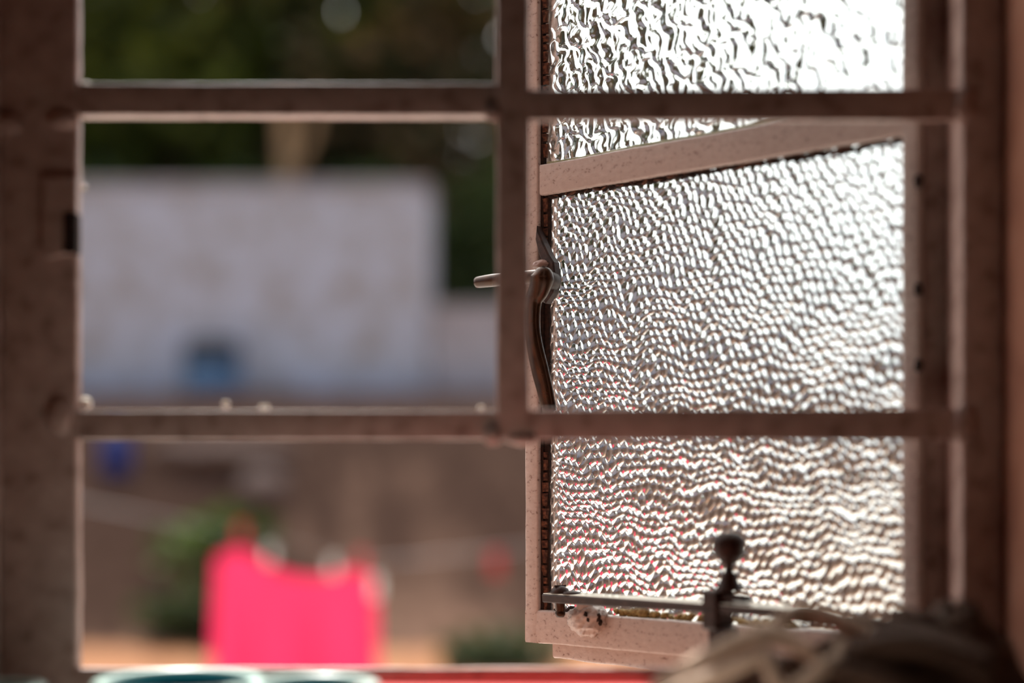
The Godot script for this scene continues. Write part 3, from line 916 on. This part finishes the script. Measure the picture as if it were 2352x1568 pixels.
func build_trees() -> void:
	M.leaf_mesh = leaf_mesh()
	var olive := [Color(0.12, 0.145, 0.030), Color(0.17, 0.185, 0.040), Color(0.08, 0.10, 0.032)]
	var dark := [Color(0.092, 0.125, 0.050), Color(0.112, 0.146, 0.060), Color(0.080, 0.110, 0.045)]
	var tan_ := [Color(0.10, 0.10, 0.045), Color(0.30, 0.20, 0.11), Color(0.06, 0.07, 0.035)]
	var spots := [
		[-10.6, -21.5, 8.8, 2.6, 2600, dark, "dark tree behind the white building, farthest left of the row"],
		[-7.6, -22.5, 9.2, 2.8, 3000, olive, "olive green tree behind the left end of the white building"],
		[-5.2, -21.4, 8.4, 2.4, 2800, olive, "olive green tree behind the white building, above the blue drum"],
		[-3.0, -22.6, 9.0, 2.4, 2600, tan_, "tan and green tree with a pale trunk behind the middle of the white building"],
		[-1.2, -21.4, 7.4, 1.9, 1500, tan_, "thin tan tree with sky gaps behind the right corner of the white building"],
		[-6.2, -25.5, 10.6, 3.2, 3000, dark, "tall dark tree in the second row behind the olive trees"],
		[-2.4, -26.5, 9.0, 2.8, 2400, dark, "dark tree in the second row behind the tan trees"],
	]
	spots.append([-0.5, -24.5, 10.2, 2.2, 2400, dark, "dark tree with sky gaps at the right end of the second row"])
	for s in spots:
		tree(Vector3(s[0], rise(s[0], s[1]), s[1]), s[2], s[3], s[4], s[5], s[6])
	# stems coloured as sunlit between the crowns and the wall
	var stems := [[-2.98, -18.6, 4.0, 0.13, "stem coloured pale tan as sunlit behind the middle of the white building"], [-1.72, -22.0, 7.4, 0.15, "tall stem coloured pale tan as sunlit among the crowns behind the right corner of the white building"]]
	for e in stems:
		var t := thing("lit_stem", e[4], "tree", Vector3(e[0], rise(e[0], e[1]), e[1]))
		var h: float = e[2]
		part("trunk", tube(smooth_path([Vector3(0.05, -0.2, 0), Vector3(0, h * 0.4, 0), Vector3(0.06, h * 0.7, 0), Vector3(0.0, h, 0)], 5), [e[3], e[3] * 1.05, e[3], e[3] * 0.8], [], 12, Vector3.FORWARD, 0.03), M.lit_bark, t)
		part("branch", tube(smooth_path([Vector3(0.04, h * 0.72, 0), Vector3(0.35, h * 0.86, 0.1), Vector3(0.5, h * 1.02, 0.1)], 4), [e[3] * 0.5, e[3] * 0.4, e[3] * 0.3], [], 8), M.lit_bark, t)
	# dense shrubs straight behind the wall
	var shade := ["leftmost", "second from left", "middle", "fourth from left", "rightmost"]
	for i in 5:
		var x := -7.4 + i * 1.75
		var b := thing("shrub", "dark dense shrub behind the white building, %s of five" % shade[i], "shrub", Vector3(x, rise(x, -18.9), -18.9), 0.0, "shrubs behind the white building")
		part("stem", tube([Vector3(0, -0.1, 0), Vector3(0.05, 0.9, 0)], [0.06, 0.04], [], 7), M.bark, b)
		crown(b, [[Vector3(0, 1.6, 0), Vector3(1.1, 1.6, 0.5)], [Vector3(0.3, 2.3, 0), Vector3(0.9, 0.9, 0.5)]], 1500, 0.20, dark)


func build_bank_things() -> void:
	var on := func(x: float, z: float) -> Vector3: return Vector3(x, rise(x, z), z)
	# pale stones
	var st1 := part("boulder", blob(Vector3(0.24, 0.17, 0.22), 0.25, 1.0, 5.0, 16), M.rock)
	st1.position = on.call(-2.45, -14.0) + Vector3(0, 0.10, 0)
	tag(st1, "pale stone on the dark bank above the green plant", "stone")
	var st2 := part("boulder", blob(Vector3(0.75, 0.12, 0.35), 0.3, 1.0, 9.0, 16), M.rock)
	st2.position = on.call(-2.95, -14.5) + Vector3(0, 0.05, 0)
	tag(st2, "long flat pale stone on the bank below the blue drum", "stone")
	# green plants
	var g := thing("plant", "green leafy plant growing on the bank beside the hanging pink cloth", "plant", on.call(-2.75, -13.0))
	part("stem", tube([Vector3(0, -0.05, 0), Vector3(0.03, 0.3, 0)], [0.03, 0.02], [], 6), M.bark, g)
	crown(g, [[Vector3(0, 0.28, 0), Vector3(0.62, 0.30, 0.35)], [Vector3(0.2, 0.42, 0), Vector3(0.4, 0.2, 0.3)]], 500, 0.14, [Color(0.10, 0.15, 0.05), Color(0.13, 0.18, 0.06)])
	var g3 := thing("plant", "dark low plant at the foot of the bank between pink cloth and sash", "plant", on.call(-0.1, -10.6))
	part("stem", tube([Vector3(0, -0.05, 0), Vector3(0.03, 0.2, 0)], [0.03, 0.02], [], 6), M.bark, g3)
	crown(g3, [[Vector3(0, 0.12, 0), Vector3(0.48, 0.22, 0.3)]], 400, 0.13, [Color(0.06, 0.08, 0.045), Color(0.075, 0.09, 0.05)])
	var g2 := thing("plant", "dark low plant at the foot of the bank left of the pink cloth", "plant", on.call(-2.6, -12.2))
	part("stem", tube([Vector3(0, -0.05, 0), Vector3(0.03, 0.2, 0)], [0.03, 0.02], [], 6), M.bark, g2)
	crown(g2, [[Vector3(0, 0.22, 0), Vector3(0.75, 0.28, 0.3)]], 500, 0.13, [Color(0.06, 0.08, 0.04), Color(0.075, 0.095, 0.05)])
	# blue container half way up the bank
	var c := thing("container", "small deep blue container standing on the bank at the left", "container", on.call(-3.95, -14.2))
	part("container_body", lathe([Vector2(0, 0), Vector2(0.13, 0), Vector2(0.15, 0.02), Vector2(0.15, 0.36), Vector2(0.10, 0.44), Vector2(0.05, 0.46), Vector2(0, 0.46)], 24), M.deep_blue, c)
	part("container_cap", lathe([Vector2(0, 0.46), Vector2(0.05, 0.46), Vector2(0.05, 0.52), Vector2(0, 0.52)], 18), M.deep_blue, c)


func wire_y(x: float) -> float:
	var low := 1.02
	var at := -0.76
	return lerpf(low, 1.52, pow(clampf((at - x) / (at + 3.2), 0, 1), 0.9)) if x < at else lerpf(low, 1.45, pow(clampf((x - at) / (3.2 - at), 0, 1), 1.1))


func build_washing() -> void:
	var z := -7.2
	var line := thing("clothesline", "thin grey clothesline wire strung between two posts across the yard", "clothesline", Vector3(0, 0, z))
	var pts := []
	for i in 41:
		var x := -3.2 + i * 0.16
		pts.append(Vector3(x, wire_y(x), 0))
	part("wire", tube(pts, [0.002], [], 6), M.wire, line)
	for x in [-3.2, 3.2]:
		part("post", tube([Vector3(x, -0.2, 0), Vector3(x, 1.6, 0)], [0.045, 0.04], [], 12), M.post, line)
	# pink cloth hung from two points
	var st := start()
	st.set_smooth_group(0)
	var nx := 44
	var ny := 40
	var at := func(i: int, j: int) -> Vector3:
		var u := float(i) / nx
		var v := float(j) / ny
		var x := lerpf(-1.500, -0.690, u) + (u - 0.5) * 0.06 * v
		var sag := 0.0
		if u < 0.16: sag = 0.06 * (0.16 - u) / 0.16
		elif u < 0.86: sag = 0.085 * sin(PI * (u - 0.16) / 0.70)
		else: sag = 0.05 * (u - 0.86) / 0.14
		var top: float = lerpf(1.105, 0.985, clampf((u - 0.1) / 0.75, 0, 1)) - sag
		var fold := (0.018 + 0.03 * v) * (sin(u * 19.0 + 1.5 * v) + 0.6 * sin(u * 33.0 - 2.0 * v))
		return Vector3(x, lerpf(top, 0.22 + 0.02 * sin(u * 9.0), v), z + fold * 0.8)
	for i in nx:
		for j in ny:
			quad(st, at.call(i, j), at.call(i + 1, j), at.call(i + 1, j + 1), at.call(i, j + 1), Vector3.BACK)
	st.generate_normals()
	var cloth := part("cloth", st.commit(), M.pink)
	tag(cloth, "bright pink cloth glowing in the sun on the clothesline", "cloth")
	# small red cloth
	var rc := part("cloth", box(Vector3(-0.084, wire_y(-0.084) - 0.062, z), Vector3(0.060, 0.12, 0.012), 0.005), M.red_cloth)
	tag(rc, "small red cloth hanging alone on the clothesline beside the sash", "cloth")
	# pegs
	var kinds := [[-1.369, 0.0, "red peg holding the left end of the pink cloth", 1, 1.0], [-0.7625, 0.0, "red peg holding the right end of the pink cloth", 1, 1.0], [-1.225, -0.07, "white peg on the pink cloth just right of the left red peg", 0, 0.8], [-0.905, -0.06, "white peg on the pink cloth just left of the right red peg", 0, 0.8], [-0.690, -0.13, "bright white peg at the right top corner of the pink cloth", 0, 1.0]]
	for k in kinds:
		var p := thing("clothes_peg", k[2], "clothes peg", Vector3(k[0], wire_y(k[0]) + k[1], z), rng.randf_range(-20, 20), "pegs on the clothesline")
		var s: float = k[4]
		for e in [-1.0, 1.0]:
			part("jaw", beam(Vector3(0.0, -0.045 * s, e * 0.012), Vector3(0.0, 0.055 * s, e * 0.020), 0.034 * s, 0.008, Vector3.RIGHT, Vector3.BACK, 0.003, 0.0), M.peg_red if k[3] else M.peg_white, p)
		part("spring", tube([Vector3(-0.02 * s, 0.016, 0), Vector3(0.02 * s, 0.016, 0)], [0.009], [], 10), M.wire, p)
